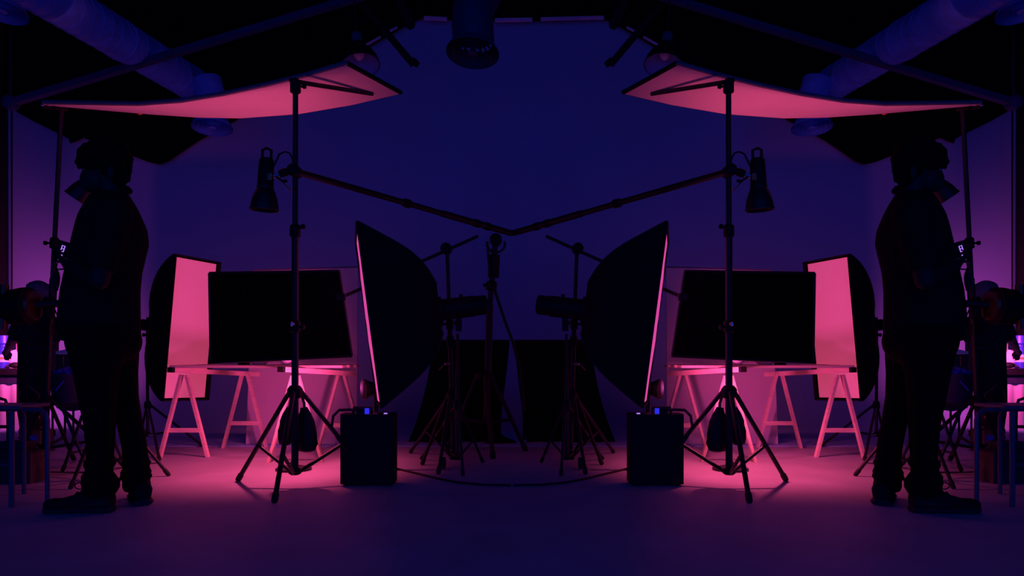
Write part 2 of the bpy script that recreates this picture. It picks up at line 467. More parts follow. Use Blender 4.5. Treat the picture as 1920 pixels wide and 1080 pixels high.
# ---- hanging flood lamp on the boom's short end
fd = flood('flood_lamp', 'black bell-shaped lamp pointing down from the boom, {s} side', P(500, 297, 4.0), V((-.045, 0, -1)), .039, .155, .072, .112, P(498, 386, 4.0), G('boom lamps'), yoke_to=P(548, 318, 4.02), inner=m_copper)
b = B(); b.box(P(505.5, 331, 3.955), (.022, .006, .035)); part('rating_plate', b, m_orange, fd, 'small orange rating plate')
b = B(); b.tube([P(512, 314, 4.0), P(519, 300, 4.0), P(524, 289, 4.0), P(534, 284.5, 4.0), P(543, 287, 4.0), P(549, 299, 4.01), P(551, 318, 4.02)], .0055, 8); part('cable', b, m_cable, fd)
b = B(); b.tube([P(524, 336, 4.0), P(533, 345, 4.0), P(540, 352, 4.0), P(545, 358, 4.0), P(547, 351, 4.0)], .004, 6); part('safety_wire', b, m_orange, fd)

# ---- black flag
cs = [(392, 512), (636, 508), (660, 668), (395, 680)]
fq = [P(x, y, 4.36) for x, y in cs]
t = thing('black_flag', 'large black cloth flag panel hiding the table on the {s}', 'flag panel', P(526, 680, 4.36), G('black flags'))
b = B(); b.prism([p.lerp(P(525, 592, 4.36), .012) for p in fq], (0, .006, 0)); part('cloth', b, m_flag, t)
for i in range(4):
    b = B(); b.tube([fq[i]+V((0, .003, 0)), fq[(i+1) % 4]+V((0, .003, 0))], .008, 8); part('frame_rod', b, m_steel, t)
b = B(); b.box(P(640, 557, 4.37), (.05, .03, .04)); part('clamp', b, m_plast, t)

# ---- strip softbox
face = [P(325, 478, 5.42), P(408, 493, 5.78), P(384, 752, 5.78), P(303, 745, 5.42)]
cen = sum(face, V())/4
rt = (face[1]-face[0]+face[2]-face[3])/2; upv = (face[0]-face[3]+face[1]-face[2])/2
nrm = rt.cross(upv).normalized()
if nrm.y > 0: nrm = -nrm
softbox('strip_softbox', 'tall pink glowing strip softbox turned to the camera, {s} side', cen, nrm, upv, rt.length, upv.length, .36, m_strip, ring=.06, curve=.3, group=G('strip softboxes'), head=True, head_len=.20, head_r=.045)
tripod('thin black stand behind the {s} strip softbox', (-2.80, 5.85, 0), [fl(299, 864), fl(380, 838), V((-3.05, 6.1, 0))], P(277, 760, 5.8), P(276, 632, 5.8), r=.012, group=G('strip softbox stands'), leg_r=.010)

# ---- side softbox seen from its dark flank
def sbx():
    far_t, near_t = P(668, 428, 4.55), P(676, 432, 4.02)
    c = P(692, 597, 4.27)
    wv = (V((-.134, .6, 0))).normalized()
    up = (P(668, 430, 4.27)-P(712, 762, 4.27)).normalized()
    n = wv.cross(up).normalized()
    if n.x > 0: n = -n
    return c, n, up
c2, n2, u2 = sbx()
softbox('side_softbox', 'big dark softbox with a thin bright pink slit, {s} of centre', c2, n2, u2, .60, .99, .40, m_slit, ring=.075, curve=-1, lipd=.014, group=G('side softboxes'), head_len=.27, head_r=.062)
tripod('slim stand carrying the dark softbox head, {s} of centre', (-.33, 4.55, 0), [fl(790, 862), fl(905, 868), fl(868, 893)], P(858, 760, 4.55), P(858, 626, 4.55), r=.012, group=G('softbox stands'), leg_r=.009)

# ---- grip stand with the slanting arm that holds the flag
gx = P(847, 800, 4.72)
gs = tripod('grip stand on castors with slanting arm, {s} of centre', (gx.x, 4.72, 0), [fl(792, 872), V((gx.x-.06, 4.48, 0)), fl(770, 850)], P(848, 740, 4.72), P(838, 462, 4.72), low=P(851, 858, 4.72), r=.016, group=G('grip stands'), collars=((P(0, 608, 4.72).z, (-1, -.4, 0)), (P(0, 640, 4.72).z, (1, -.4, 0))), mid=.45)
b = B(); b.tube([P(896, 443, 4.78), P(838, 469, 4.74), P(660, 549, 4.67), P(643, 556, 4.655), P(640, 557, 4.64), P(640, 557, 4.385)], .0105, 8); part('arm', b, m_steel, gs)
b = B(); b.lathe(P(838, 468, 4.76), (0, -1, 0), [(.02, 0), (.036, .01), (.036, .07), (.02, .08)], 14); part('grip_head', b, m_plast, gs)
b = B(); p = P(832, 868, 4.66); b.lathe(p+V((-.014, 0, .0)), (1, 0, 0), [(.012, 0), (.036, .004), (.036, .024), (.012, .028)], 18); cst = part('castor', b, m_cable, gs)
b = B(); b.lathe(p+V((-.022, -.002, .004)), (1, -.5, .1), [(.016, 0), (.016, .004)], 12); part('castor_hub', b, m_orange, cst, 'pink lit hub')
b = B(); b.tube([P(834, 683, 4.68), P(845, 681, 4.70)], .008, 8); b.tube([P(834, 683, 4.68), P(822, 694, 4.66)], .004, 6); part('side_clamp', b, m_chrome, gs, 'small shiny clamp')

# ---- black cloth panels in the middle background
rows_ = []
for k in range(9):
    s = k/8
    xl = .02+.10*s**1.2; xr = .652+.07*s+.12*s**2.2
    z = 0.815*(1-s)+.004
    front = []
    ring = []
    NN = 16
    for j in range(NN+1):
        u = j/NN; x = -(xr+(xl-xr)*u)
        yy = 6.05+.10*(1-s)+.030*s*math.sin(u*23)+.015*math.sin(u*9+1)
        front.append(V((x, yy, z)))
    ring = front+[p+V((0, .02, 0)) for p in reversed(front)]
    rows_.append(ring)
b = B(); b.loft(rows_)
t = thing('black_drape', 'black cloth hanging in folds to the floor, just {s} of centre', 'drape', (-.36, 6.1, 0), G('centre drapes'))
part('cloth', b, m_drape, t)
b = B(); b.tube([V((-.66, 6.16, .825)), V((-.02, 6.16, .825))], .012, 8); part('rail', b, m_steel, t)
for x in (-.6, -.1):
    b = B(); b.tube([V((x, 6.2, 0)), V((x, 6.2, .80)), V((x, 6.16, .825))], .012, 8); part('post', b, m_steel, t)

# ---- white board behind the table
t = thing('backdrop_board', 'tall white board standing behind the trestle table, {s} side', 'board', (-1.67, 5.92, 0), G('backdrop boards'))
q = [P(474, 508, 5.90), P(671, 502, 5.90), P(669, 834, 5.90), P(461, 834, 5.90)]
q[2].z = q[3].z = 0.008
b = B(); b.prism(q, (0, .02, 0)); part('panel', b, m_board, t)
b = B(); b.beam(q[0]+V((0, .01, .006)), q[1]+V((0, .01, .006)), .026, .012); part('top_edge', b, m_rim, t)
for x in (-1.85, -1.3):
    b = B(); b.prism([V((x, 5.922, .008)), V((x, 5.922, .8)), V((x, 6.15, .008))], (.02, 0, 0)); part('back_strut', b, m_wood, t)

# ---- trestles and table top
def trestle(label, fr, bk, sp, top_z, beam_a, beam_b):
    t = thing('trestle', label, 'trestle', ((fr[0]+bk[0])/2, (fr[1]+bk[1])/2, 0), 'pine trestles')
    b = B(); b.beam(beam_a, beam_b, .045, .034); bm_ = part('top_beam', b, m_wood, t)
    dv = (V(beam_b)-V(beam_a)).normalized()
    b = B(); b.beam(V(beam_a)-dv*.004, V(beam_a)+dv*.02, .047, .036); part('end_cap', b, m_plast, bm_, 'black end cap')
    for (x, y) in (fr, bk):
        ap = V((x, y, top_z-.02))
        for s in (-1, 1):
            foot = V((x+s*sp, y+.02*s, 0.0)); a = ap+V((s*.018, 0, 0))
            b = B(); b.beam(a, foot, .02, .038, up=(0, 1, 0))
            # square the foot to the floor
            for vtx in b.v:
                if vtx.z < .03: vtx.z = .001
            part('leg', b, m_wood, t)
        zz = .19; k = (top_z-.02-zz)/(top_z-.02)
        b = B(); b.beam((x-sp*k-.01, y, zz), (x+sp*k+.01, y, zz), .018, .03); part('crossbar', b, m_wood, t)
    return t
fa, ba = P(345, 697, 5.20), P(459, 703, 5.72)
trestle('pale wood trestle with black tipped beam, outer one under the {s} table', (fa.x, fa.y), (ba.x, ba.y), .158, .596, P(319, 693.5, 5.12), P(483, 702, 5.85))
fa, ba = P(554, 700, 4.98), P(640, 705, 5.56)
trestle('brightly lit wood trestle, inner one behind the {s} tripod stand', (fa.x, fa.y), (ba.x, ba.y), .172, .596, P(526, 692.5, 4.90), P(664, 701, 5.62))
t = thing('table_top', 'thin wooden plank table top lying across the {s} trestles', 'table top', (-1.72, 5.4, .62), G('plank table tops'))
for i in range(4):
    y0 = 5.13+i*.135; dx = .01*((i*37) % 5-2)
    b = B(); b.box((-1.74+dx, y0+.0655, .634), (1.19, .129, .018)); part('plank', b, m_wood, t)
# things on it
def bowl(label, p, r, h, mt=m_white):
    b = B(); b.lathe(p, (0, 0, 1), [(r*.45, 0), (r*.5, .004), (r*.8, h*.5), (r, h), (r*.95, h), (r*.7, h*.45), (.002, .01)], 20)
    return solo('bowl', b, mt, label, 'bowl', p, G('white bowls'))
ZT = .6432
bowl('wide white bowl on the table below the flag, {s} side', V((-1.78, 5.25, ZT)), .09, .05)
bowl('small white bowl beside the tripod column, {s} table', V((-1.58, 5.22, ZT)), .05, .06)
b = B(); b.box(V((-1.92, 5.35, ZT+.025)), (.06, .08, .05)); b.box(V((-1.92, 5.35, ZT+.0545)), (.064, .084, .009)); solo('small_box', b, m_plast, 'small dark box on the table below the flag, {s} side', 'box', (-1.92, 5.35, ZT), G('small dark boxes'))

# ---- work lamp behind the flag (source of the pink light)
t = thing('work_lamp', 'twin-dish work lamp on a short pole behind the {s} flag', 'lamp', (WORK.x, WORK.y, 0), G('work lamps'))
for s in (1, -1):
    b = B(); b.lathe(WORK+V((0, 0, .03*s)), (0, 0, s), [(.012, -.02), (.02, 0), (.028, .02), (.031, .03), (.029, .03), (.026, .02), (.014, .006)], 24, caps=False); part('dish', b, m_steel, t)
    b = B(); b.ell(WORK+V((0, 0, .038*s)), (.010, .010, .010)); part('bulb', b, m_slit, t)
for sy_ in (-1, 1):
    b = B(); b.prism([WORK+V((-.10, .034*sy_, .05)), WORK+V((.10, .034*sy_, .05)), WORK+V((.16, .045*sy_, .21)), WORK+V((-.16, .045*sy_, .21))], (0, .003*sy_, 0)); part('added_baffle', b, m_black, t)  # unseen plates added to trim the upward beam
b = B(); b.tube([WORK+V((0, .07, -.91)), WORK+V((0, .07, .0)), WORK], .011, 8); part('pole', b, m_steel, t)
b = B(); b.lathe((WORK.x, WORK.y+.07, 0.001), (0, 0, 1), [(.11, 0), (.11, .012), (.03, .03), (.014, .06)], 24); part('base', b, m_steel, t)

# ---- unseen lamp added behind the board to brighten the wall
t = thing('wall_fill_lamp', 'unseen fill lamp added on the floor behind the {s} white board, aimed at the wall', 'lamp', (BGL.x, BGL.y, 0), G('added background lamps'))
ax = (V((-2.75, 8.0, .95))-BGL).normalized()
b = B(); b.lathe(BGL-ax*.02, ax, [(.03, -.08), (.04, -.06), (.045, 0), (.065, .05), (.068, .06), (.064, .06), (.05, .02), (.02, .01)], 24, caps=False); part('dish', b, m_steel, t)
b = B(); b.ell(BGL+ax*.01, (.018, .018, .018)); part('bulb', b, m_slit, t)
b = B(); b.tube([BGL-ax*.05, BGL-ax*.05-V((0, 0, .05)), V((BGL.x, BGL.y, .03))], .010, 8); part('pole', b, m_steel, t)
b = B(); b.lathe((BGL.x, BGL.y, .008), (0, 0, 1), [(.10, 0), (.10, .012), (.02, .03)], 20); part('base', b, m_steel, t)

# ---- sandbags on the main stand
def bag(label, top, mid, bot, w0, w1):
    t = thing('sandbag', label, 'sandbag', bot, 'sandbags hung on the main stands')
    pts = [top.lerp(mid, .45), top.lerp(mid, .75), mid, mid.lerp(bot, .4), mid.lerp(bot, .75), mid.lerp(bot, .95), bot]
    rr = [w0*.35, w0*.8, w0, w1, w1*1.02, w1*.75, w1*.3]
    b = B(); b.tube(pts, rr, 14)
    for k, q in enumerate(b.v):
        j = k % 14; q.y = mid.y+(q.y-mid.y)*.6; q.x += .004*math.sin(j*2.3+k*.2)
    part('bag', b, m_leather, t)
    b = B(); b.tube([top, top.lerp(mid, .3)+V((.006, 0, 0)), top.lerp(mid, .6)], .008, 8); part('strap', b, m_cable, t)
    return t
bag('narrow black sandbag hanging inside the {s} tripod, outer one', P(548, 742, 4.12), P(537, 790, 4.12), P(534, 835, 4.12), .034, .04)
bag('plump black sandbag hanging inside the {s} tripod, inner one', P(566, 742, 4.13), P(574, 790, 4.13), P(576, 848, 4.13), .045, .058)

# ---- power pack
d0 = 4.075
x0 = (637-960)/F*d0; x1 = (738-960)/F*d0; zt = P(0, 777, d0).z
t = thing('power_pack', 'black upright power pack case on the floor, {s} of centre', 'power pack', ((x0+x1)/2, d0+.07, 0), G('power packs'))
r = .012; hy = .14
prof = []
for cx_, cy_, a0 in ((x1-r, d0+r, -90), (x1-r, d0+hy-r, 0), (x0+r, d0+hy-r, 90), (x0+r, d0+r, 180)):
    for k in range(4):
        a = math.radians(a0+30*k); prof.append((cx_+r*math.cos(a), cy_+r*math.sin(a)))
b = B(); b.loft([[V((x, y, z)) for x, y in prof] for z in (.012, zt)]); part('case', b, m_plast, t)
b = B()
for sx_ in (x0+.03, x1-.03):
    for sy_ in (d0+.03, d0+hy-.03): b.lathe((sx_, sy_, 0.001), (0, 0, 1), [(.014, 0), (.012, .014)], 10)
part('rubber_feet', b, m_cable, t)
b = B(); b.tube([V((x0+.06, d0+.07, zt)), V((x0+.06, d0+.07, zt+.03)), V((x0+.16, d0+.07, zt+.03)), V((x0+.16, d0+.07, zt))], .009, 8); part('carry_handle', b, m_steel, t)
b = B(); b.box(P(679, 773, d0+.06), (.05, .05, .05)); part('plug', b, m_plast, t)
b = B(); b.box(P(688, 772, d0+.03), (.022, .012, .038)); part('switch', b, m_ledb, t, 'glowing blue switch')
b = B(); b.box(P(723, 777, d0+.03)+V((0, 0, .004)), (.018, .012, .008)); part('indicator', b, m_led, t, 'bright violet indicator light')
b = B(); b.tube([P(676, 770, d0+.06), P(655, 768, d0+.05), P(636, 769, d0+.03), P(625, 780, d0+.0), P(622, 800, d0-.02), P(632, 820, d0-.03), P(648, 842, d0-.02), P(655, 850, d0+.006)], .008, 8); part('cable', b, m_cable, t)

# ---- floor dish lamp behind it
t = thing('dish_lamp', 'small round dish lamp low behind the {s} power pack', 'lamp', (P(705, 780, 4.62).x, 4.62, 0), G('dish lamps'))
c = P(681, 730, 4.62); ax = V((-.80, -.42, -.05)).normalized()
b = B(); b.lathe(c-ax*.05, ax, [(.02, -.05), (.035, -.03), (.045, 0), (.062, .035), (.066, .05), (.063, .05), (.055, .034), (.03, .01)], 24, caps=False); part('dish', b, m_steel, t)
b = B(); b.lathe(c-ax*.02, ax, [(.045, 0), (.05, .004)], 20); part('lens', b, m_plast, t)
b = B(); b.tube([c-ax*.05, P(700, 728, 4.63), P(705, 735, 4.63)], .014, 8); part('bracket', b, m_plast, t)
b = B(); b.tube([P(705, 690, 4.63), V((P(705, 690, 4.63).x, 4.63, .02))], .015, 10); part('pole', b, m_steel, t)
b = B(); b.lathe((P(705, 690, 4.63).x, 4.63, 0.001), (0, 0, 1), [(.10, 0), (.10, .012), (.03, .02), (.016, .05)], 20); part('base', b, m_steel, t)

# ---- floor cable in front
pts = [fl(741, 880), fl(775, 888), fl(820, 899), fl(860, 907), fl(905, 911), fl(958, 912)]
b = B(); b.tube([p+V((0, 0, .007)) for p in pts], .006, 8)
solo('floor_cable', b, m_cable, 'black cable curving over the floor from the {s} power pack', 'cable', pts[2], G('floor cables'))
pts = [fl(95, 886), fl(130, 887), fl(160, 887), fl(200, 884), fl(240, 876), fl(300, 868)]
b = B(); b.tube([p+V((0, 0, .004)) for p in pts], .0035, 6)
solo('thin_cable', b, m_cable, 'thin wire lying on the floor behind the standing person, {s} side', 'cable', pts[2], G('thin floor wires'))

# ================================================================== CENTRE (single)
cb = P(914, 700, BC)
cst_ = tripod('heavy black stand rising in the middle just left of centre', (cb.x, BC, 0), [fl(985, 846)+V((0, 0, 0)), V((cb.x-.30, BC+.12, 0)), V((cb.x+.05, BC-.38, 0))], P(907, 704, BC), P(928, 462, BC), low=P(912, 792, BC), r=.027, mirror=False, collars=((P(0, 536, BC).z, (-1, -.2, .1)),), mid=.55, leg_r=.016)
b = B(); b.tube([P(925, 520, BC), P(927, 478, BC)], .042, 14); part('sleeve', b, m_plast, cst_)
b = B(); b.tube([P(914, 458, BC-.03), P(917, 500, BC-.05), P(919, 516, BC-.04)], .009, 8); part('tie_bar', b, m_steel, cst_)
b = B()
ar = []
for k in range(9):
    a = math.radians(-200+220*k/8); ar.append(P(930, 458, BC-.04)+V((.066*math.cos(a), 0, .06*math.sin(a))))
b.tube(ar, .010, 8); part('fork', b, m_steel, cst_)
b = B(); b.lathe(P(930, 452, BC+.05), (0, -1, 0), [(.02, 0), (.045, .01), (.045, .09), (.02, .1)], 16); part('pivot', b, m_plast, cst_)
b = B(); b.tube([P(928, 545, BC-.03), P(946, 600, BC-.05), P(961, 640, BC-.07), P(975, 690, BC-.1), P(983, 770, BC-.2)], .011, 8); part('guy_rod', b, m_steel, cst_)
# cloth heap on the floor
b = B()
rr = []
hp = fl(935, 832)
for k in range(6):
    s = k/5
    rr.append([hp+V((math.cos(a)*(.13*(1-s)**.8+.004)*(1+.25*math.sin(3*a+k)), math.sin(a)*.05*(1-s*.9), .001+.075*s+.012*math.sin(2*a)*(s > 0)*(s < 1))) for a in [2*math.pi*j/18 for j in range(18)]])
b.loft(rr); solo('cloth_heap', b, m_drape, 'dark crumpled cloth heap on the floor in the middle', 'cloth', hp, None, False)

# ================================================================== CEILING THINGS
b0, b1 = P(20, 193, 6.1), P(958, -92, 6.1)
b = B(); b.beam(b0, b1, .05, .062, up=(0, 1, 0)); t = thing('roof_beam', 'dark blue roof beam slanting up to the middle from the {s} wall', 'beam', b0, G('roof beams'))
part('beam', b, m_beam, t)
b = B(); b.lathe(b0+V((0, .05, 0)), (0, -1, 0), [(.03, 0), (.055, .01), (.055, .09), (.03, .1)], 12); part('end_joint', b, m_beam, t)
b = B(); b.tube([b0, V((b0.x, 6.1, 4.6))], .02, 8); part('hanger', b, m_steel, t)
b = B(); b.tube([P(22, 205, 7.80), V((P(22, 205, 7.80).x, 7.8, .02))], .009, 6)
solo('wall_cord', b, m_cable, 'thin dark cord running down the {s} end of the wall', 'cord', V((P(22, 205, 7.80).x, 7.8, .02)), G('wall cords'))

# spiral duct
A_, E_ = P(72, -19, 5.0), P(361, 158, 7.1); A_ = A_+(A_-E_)*.5
t = thing('spiral_duct', 'round spiral metal air duct under the dark ceiling, {s} side', 'duct', (A_+E_)/2, G('spiral ducts'))
dv = (E_-A_).normalized()
b = B(); LL = (E_-A_).length; pr = []
b.tube([A_, E_], .155, 32); part('duct_tube', b, m_gal, t)
u = dv.orthogonal().normalized(); q = dv.cross(u)
nt_ = int(LL/.115); hel = []
for k in range(nt_*24+1):
    a = 2*math.pi*k/24; hel.append(A_+dv*(LL*k/(nt_*24))+(u*math.cos(a)+q*math.sin(a))*.156)
b = B(); b.tube(hel, .0035, 4); part('spiral_seam', b, m_gal, t)
for k in (.0, .62, .97):
    c = A_+dv*LL*k
    b = B(); b.lathe(c, dv, [(.156, 0), (.162, .004), (.162, .04), (.156, .044)], 32, caps=False); part('joint_band', b, m_gal, t)
for c in (A_, A_.lerp(E_, .4), A_.lerp(E_, .85)):
    b = B(); b.tube([c+V((0, 0, .15)), V((c.x, c.y, 4.6))], .006, 6); part('hanger_rod', b, m_steel, t)

def vent(label, c, r, up_to, tilt=(0, 0, 1), mirror=True, stub_r=None, group=None, m_gal=m_gal):
    c = V(c); a = V(tilt).normalized()
    t = thing('ceiling_vent', label, 'air vent', c, group, mirror)
    b = B(); b.lathe(c, a, [(r, 0), (r*1.0, .012), (r*.72, .09), (r*.70, .09), (r*.93, .006)], 32, caps=False); part('outer_cone', b, m_gal, t)
    for k in (.78, .58, .38):
        b = B(); b.lathe(c+a*.005, a, [(r*k, -.004), (r*k*.82, .045), (r*k*.80, .045), (r*k*.96, -.004)], 28, caps=False); part('ring', b, m_gal, t)
    b = B(); b.lathe(c+a*.0, a, [(r*.15, -.006), (r*.2, 0), (r*.05, .05)], 16); part('centre_cap', b, m_gal, t)
    sr = stub_r or r*.7
    b = B(); b.tube([c+a*.085]+[V(p) for p in up_to], sr, 24); part('neck', b, m_gal, t)
    return t
c = P(398, 240, 6.9)
vent('round metal air vent hanging below the {s} bounce sheet', c, .182, [c+V((0, 0, .25)), V((c.x-.05, c.y, c.z+.45))], tilt=(-.03, .16, 1), group=G('low air vents'))
c = P(4, 22, 5.6)
vent('round metal air vent cut off by the top {s} corner', c, .175, [c+V((0, 0, .25)), c+V((.1, 0, .6))], tilt=(.05, .16, 1), group=G('corner air vents'))
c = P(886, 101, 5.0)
v_ = vent('dark round air vent hanging at the top just left of centre', c, .178, [c+V((0, 0, .20)), c+V((.0, .02, .30)), c+V((.1, .1, .55)), c+V((.35, .3, 1.2)), V((c.x+.5, c.y+.5, 4.6))], tilt=(.08, .22, 1), mirror=False, stub_r=.140, m_gal=m_gal_shade)
# pendant dome
c = P(676, 122, 5.6); ax = V((.18, -.28, -1)).normalized()
t = thing('dome_pendant', 'dark dome pendant lamp with pale inside above the {s} sheet', 'pendant lamp', c, G('dome pendants'))
pr = [(.03, -.21), (.045, -.19), (.07, -.15), (.11, -.10), (.135, -.05), (.145, 0)]
b = B(); b.lathe(c, ax, pr+[(.147, .004), (.141, .004)], 28, caps=False); part('shade', b, m_steel, t)
b = B(); b.lathe(c, ax, [(r*.955, h+.004) for r, h in pr], 28, caps=False); part('shade_lining', b, m_lin, t, 'pale inner lining')
b = B(); b.lathe(c-ax*.21, -ax, [(.04, -.02), (.04, .06), (.02, .08)], 16); part('socket', b, m_rim, t)
b = B(); b.ell(c-ax*.1, (.04, .04, .05)); part('bulb', b, m_white, t)
p = c-ax*.28; b = B(); b.tube([p, p+V((-.02, 0, .3)), V((p.x-.02, p.y, 4.6))], .007, 6); part('flex', b, m_cable, t)
# hanging square bar and little spot can
t = thing('ceiling_bar', 'dark square bar slanting down from the ceiling, {s} of centre', 'bar', P(775, 122, 6.5), G('slanting ceiling bars'))
pA, pB = P(775, 121, 6.5), P(690, 20, 6.5)
b = B(); b.beam(pA, pB+(pB-pA)*.9, .055, .05, up=(0, 1, 0)); part('bar', b, m_black, t)
b = B(); b.beam(pA, pA+V((.03, 0, .035)), .06, .055, up=(0, 1, 0)); part('end_plate', b, m_black, t)
t = thing('spot_can', 'little dark spot lamp under the ceiling, {s} of centre', 'spot lamp', P(770, 50, 6.3), G('little ceiling spots'))
pA, pB = P(772, 52, 6.3), P(750, 2, 6.3)
b = B(); b.tube([pA, pA.lerp(pB, .1), pB], [.03, .042, .042], 14); part('can', b, m_black, t)
b = B(); b.tube([pA.lerp(pB, .35)+V((.03, -.035, 0)), pA.lerp(pB, .6)+V((.03, -.035, 0))], .008, 8); part('glint_piece', b, m_chrome, t, 'glint on the can, built as a shiny piece')  # stands in for a glint on the spot can
b = B(); b.tube([pB, V((pB.x-.05, 6.3, 4.6))], .012, 8); part('stem', b, m_steel, t)
# ================================================================== PEOPLE
def fingers(b, wrist, palm_c, fdir, ndir, sc=1.0, curl=55, rr=.0085):
    """palm + five fingers curling towards ndir; fdir runs along the fingers"""
    f = V(fdir).normalized(); n = V(ndir); n = (n-f*n.dot(f)).normalized(); s = f.cross(n)
    b.cap(V(wrist), V(palm_c), .024*sc, .028*sc)
    for k, (o, l) in enumerate(((-.030, .066), (-.010, .078), (.010, .074), (.029, .060))):
        p = V(palm_c)+s*o*sc+f*.035*sc; b.cap(V(palm_c)+s*o*.8*sc, p, .013*sc, rr*1.15*sc, 8)
        ang = 0
        for j, part_l in enumerate((.45, .32, .23)):
            ang += math.radians(curl*(.6 if j == 0 else .9))
            q = p+(f*math.cos(ang)+n*math.sin(ang))*l*part_l*sc
            b.cap(p, q, rr*(1.05-.1*j)*sc, rr*(.95-.1*j)*sc, 8); p = q
    p = V(palm_c)-s*.026*sc-f*.02*sc; q = p-s*.024*sc+f*.03*sc+n*.012*sc; w2 = q+f*.026*sc+n*.018*sc+s*.004*sc
    b.cap(p, q, .013*sc, .0105*sc, 8); b.cap(q, w2, .010*sc, .0085*sc, 8)

def ring_e(c, rx, ry, n=20):
    return [V((c.x+rx*math.cos(2*math.pi*j/n), c.y+ry*math.sin(2*math.pi*j/n), c.z)) for j in range(n)]

def prof_loft(b, rows, d, shrink=0.0, n=20):
    """rows: (py, px_left, px_right, dy, ry); the figure stands side-on to the line from the camera"""
    rings = []
    for py, l, r, dy, ry in rows:
        p, q = P(l, py, d+dy), P(r, py, d+dy); c = (p+q)/2
        k = c.x/c.y; g = math.sqrt(1+k*k)
        e = V((1, -k, 0))/g; ray = V((k, 1, 0))/g
        rx = max((q-p).length/2/g-shrink, .01); rr_ = max(ry-shrink, .01)
        rings.append([c+e*rx*math.cos(2*math.pi*j/n)+ray*rr_*math.sin(2*math.pi*j/n) for j in range(n)])
    b.loft(rings)

D1 = 3.52
BASE1 = V((P(190, 940, D1).x, D1, 0))
Q = lambda px, py, dy=0: P(px, py, D1+dy)
shirt_rows = [(352, 184, 239, 0, 0.065), (362, 176, 243, 0, 0.09), (374, 163, 250, 0, 0.15), (388, 156, 259, 0, 0.19), (405, 146, 268, 0, 0.205), (430, 139, 279, 0, 0.21), (455, 133, 282, 0, 0.205), (480, 128, 276, 0, 0.195), (510, 121, 269, 0, 0.185), (545, 113, 266, 0, 0.18), (580, 109, 266, 0, 0.18), (616, 107, 267, 0, 0.185), (640, 112, 267, 0, 0.185)]
near_rows = [(610, 122, 250, -.085, .10), (650, 124, 242, -.09, .10), (700, 136, 226, -.10, .10), (745, 145, 221, -.10, .09), (790, 155, 219, -.10, .08), (830, 160, 217, -.10, .075), (870, 161, 213, -.10, .07), (892, 157, 212, -.10, .072), (903, 156, 221, -.10, .075), (914, 158, 221, -.10, .073), (924, 163, 214, -.10, .066)]
far_rows = [(610, 150, 262, .085, .10), (650, 168, 263, .09, .10), (700, 188, 260, .09, .10), (745, 204, 261, .09, .09), (790, 217, 268, .09, .08), (830, 226, 276, .09, .075), (868, 231, 280, .09, .07), (884, 229, 281, .09, .072), (894, 228, 282, .09, .074), (908, 232, 280, .09, .068), (916, 234, 279, .09, .062)]
# body
def body1():
    b = B()
    prof_loft(b, shirt_rows[2:], D1, .02)
    prof_loft(b, near_rows, D1, .014); prof_loft(b, far_rows, D1, .014)
    # neck, skull, jaw
    b.cap(Q(210, 372), Q(207, 330), .062, .056)
    Rm = Matrix.Rotation(math.radians(-16), 3, 'Y')
    b.ell(Q(198, 303), (.108, .076, .108), rot=Rm)
    b.ell(Q(181, 334), (.060, .056, .075), rot=Rm)
    b.ell(Q(178, 352), (.036, .036, .030))            # chin
    b.cap(Q(160, 318), Q(156, 333), .012, .017)       # nose
    b.ell(Q(160, 308), (.02, .05, .014))              # brow
    for s in (-1, 1):
        b.ell(Q(207, 322, .078*s), (.02, .012, .034))  # ears
    # arms: upper arm, forearm, hand
    for s in (-1, 1):
        sh = Q(212, 400, .15*s); el = Q(186, 526, .265*s); wr = Q(130, 497, .15*s)
        b.chain([sh, el, wr], [.052, .042, .030])
        fingers(b, wr, Q(127, 493, .080*s), V((-.5, -.75*s, .25)), V((.2, -.5*s, 1)), 1.0, 45)
    # feet
    for rows, dy, toe in ((near_rows, -.10, -1), (far_rows, .09, -1)):
        pass
    b.cap(Q(190, 900, -.1), Q(188, 938, -.1), .038, .036); b.cap(Q(200, 942, -.1), Q(128, 946, -.12), .034, .024)
    b.cap(Q(256, 895, .09), Q(256, 928, .09), .038, .036); b.cap(Q(262, 930, .09), Q(250, 934, .20), .034, .024)
    return b
me = remesh(body1(), 'person', .0075, m_skin_shade, BASE1, 4)
p1 = bpy.data.objects.new('person', me); C.objects.link(p1); p1.location = BASE1; p1['_w'] = list(BASE1)
tagit(p1, 'standing person in dark clothes looking down, silhouetted in the {s} foreground', 'person', G('standing persons')); MIRROR.append(p1)

def child_mesh(name, me, parent, label=None):
    o = bpy.data.objects.new(name, me); C.objects.link(o); o.parent = parent
    if label: o['label'] = label
    return o
b = B(); prof_loft(b, shirt_rows[1:], D1)
for s in (-1, 1):
    b.cap(Q(214, 402, .15*s), Q(192, 494, .235*s), .080, .066)
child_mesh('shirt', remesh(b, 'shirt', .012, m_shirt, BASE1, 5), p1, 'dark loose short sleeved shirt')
b = B(); b.tube([Q(186, 362, -.07), Q(184, 357, -.03), Q(182, 362, .05), Q(215, 352, .085), Q(238, 354, .05), Q(242, 358, -.03), Q(220, 364, -.085), Q(190, 364, -.075)], .016, 8)
part('collar', b, m_shirt, p1)
b = B(); prof_loft(b, near_rows, D1); prof_loft(b, far_rows, D1); b.ell(Q(195, 640), (.165, .17, .13))
for rows, dy in ((near_rows, -.10), (far_rows, .09)):
    for (py, l, r, _, ry) in rows[-5:]:
        c = (P(l, py, D1+dy)+P(r, py, D1+dy))/2; hw = (r-l)/2/F*D1
        b.loft([ring_e(c+V((0, 0, -.012)), hw*.9, ry*.9), ring_e(c, hw+.006, ry+.006), ring_e(c+V((0, 0, .012)), hw*.9, ry*.9)])
child_mesh('trousers', remesh(b, 'trousers', .011, m_trouser, BASE1, 3), p1, 'black trousers bunched at the ankles')
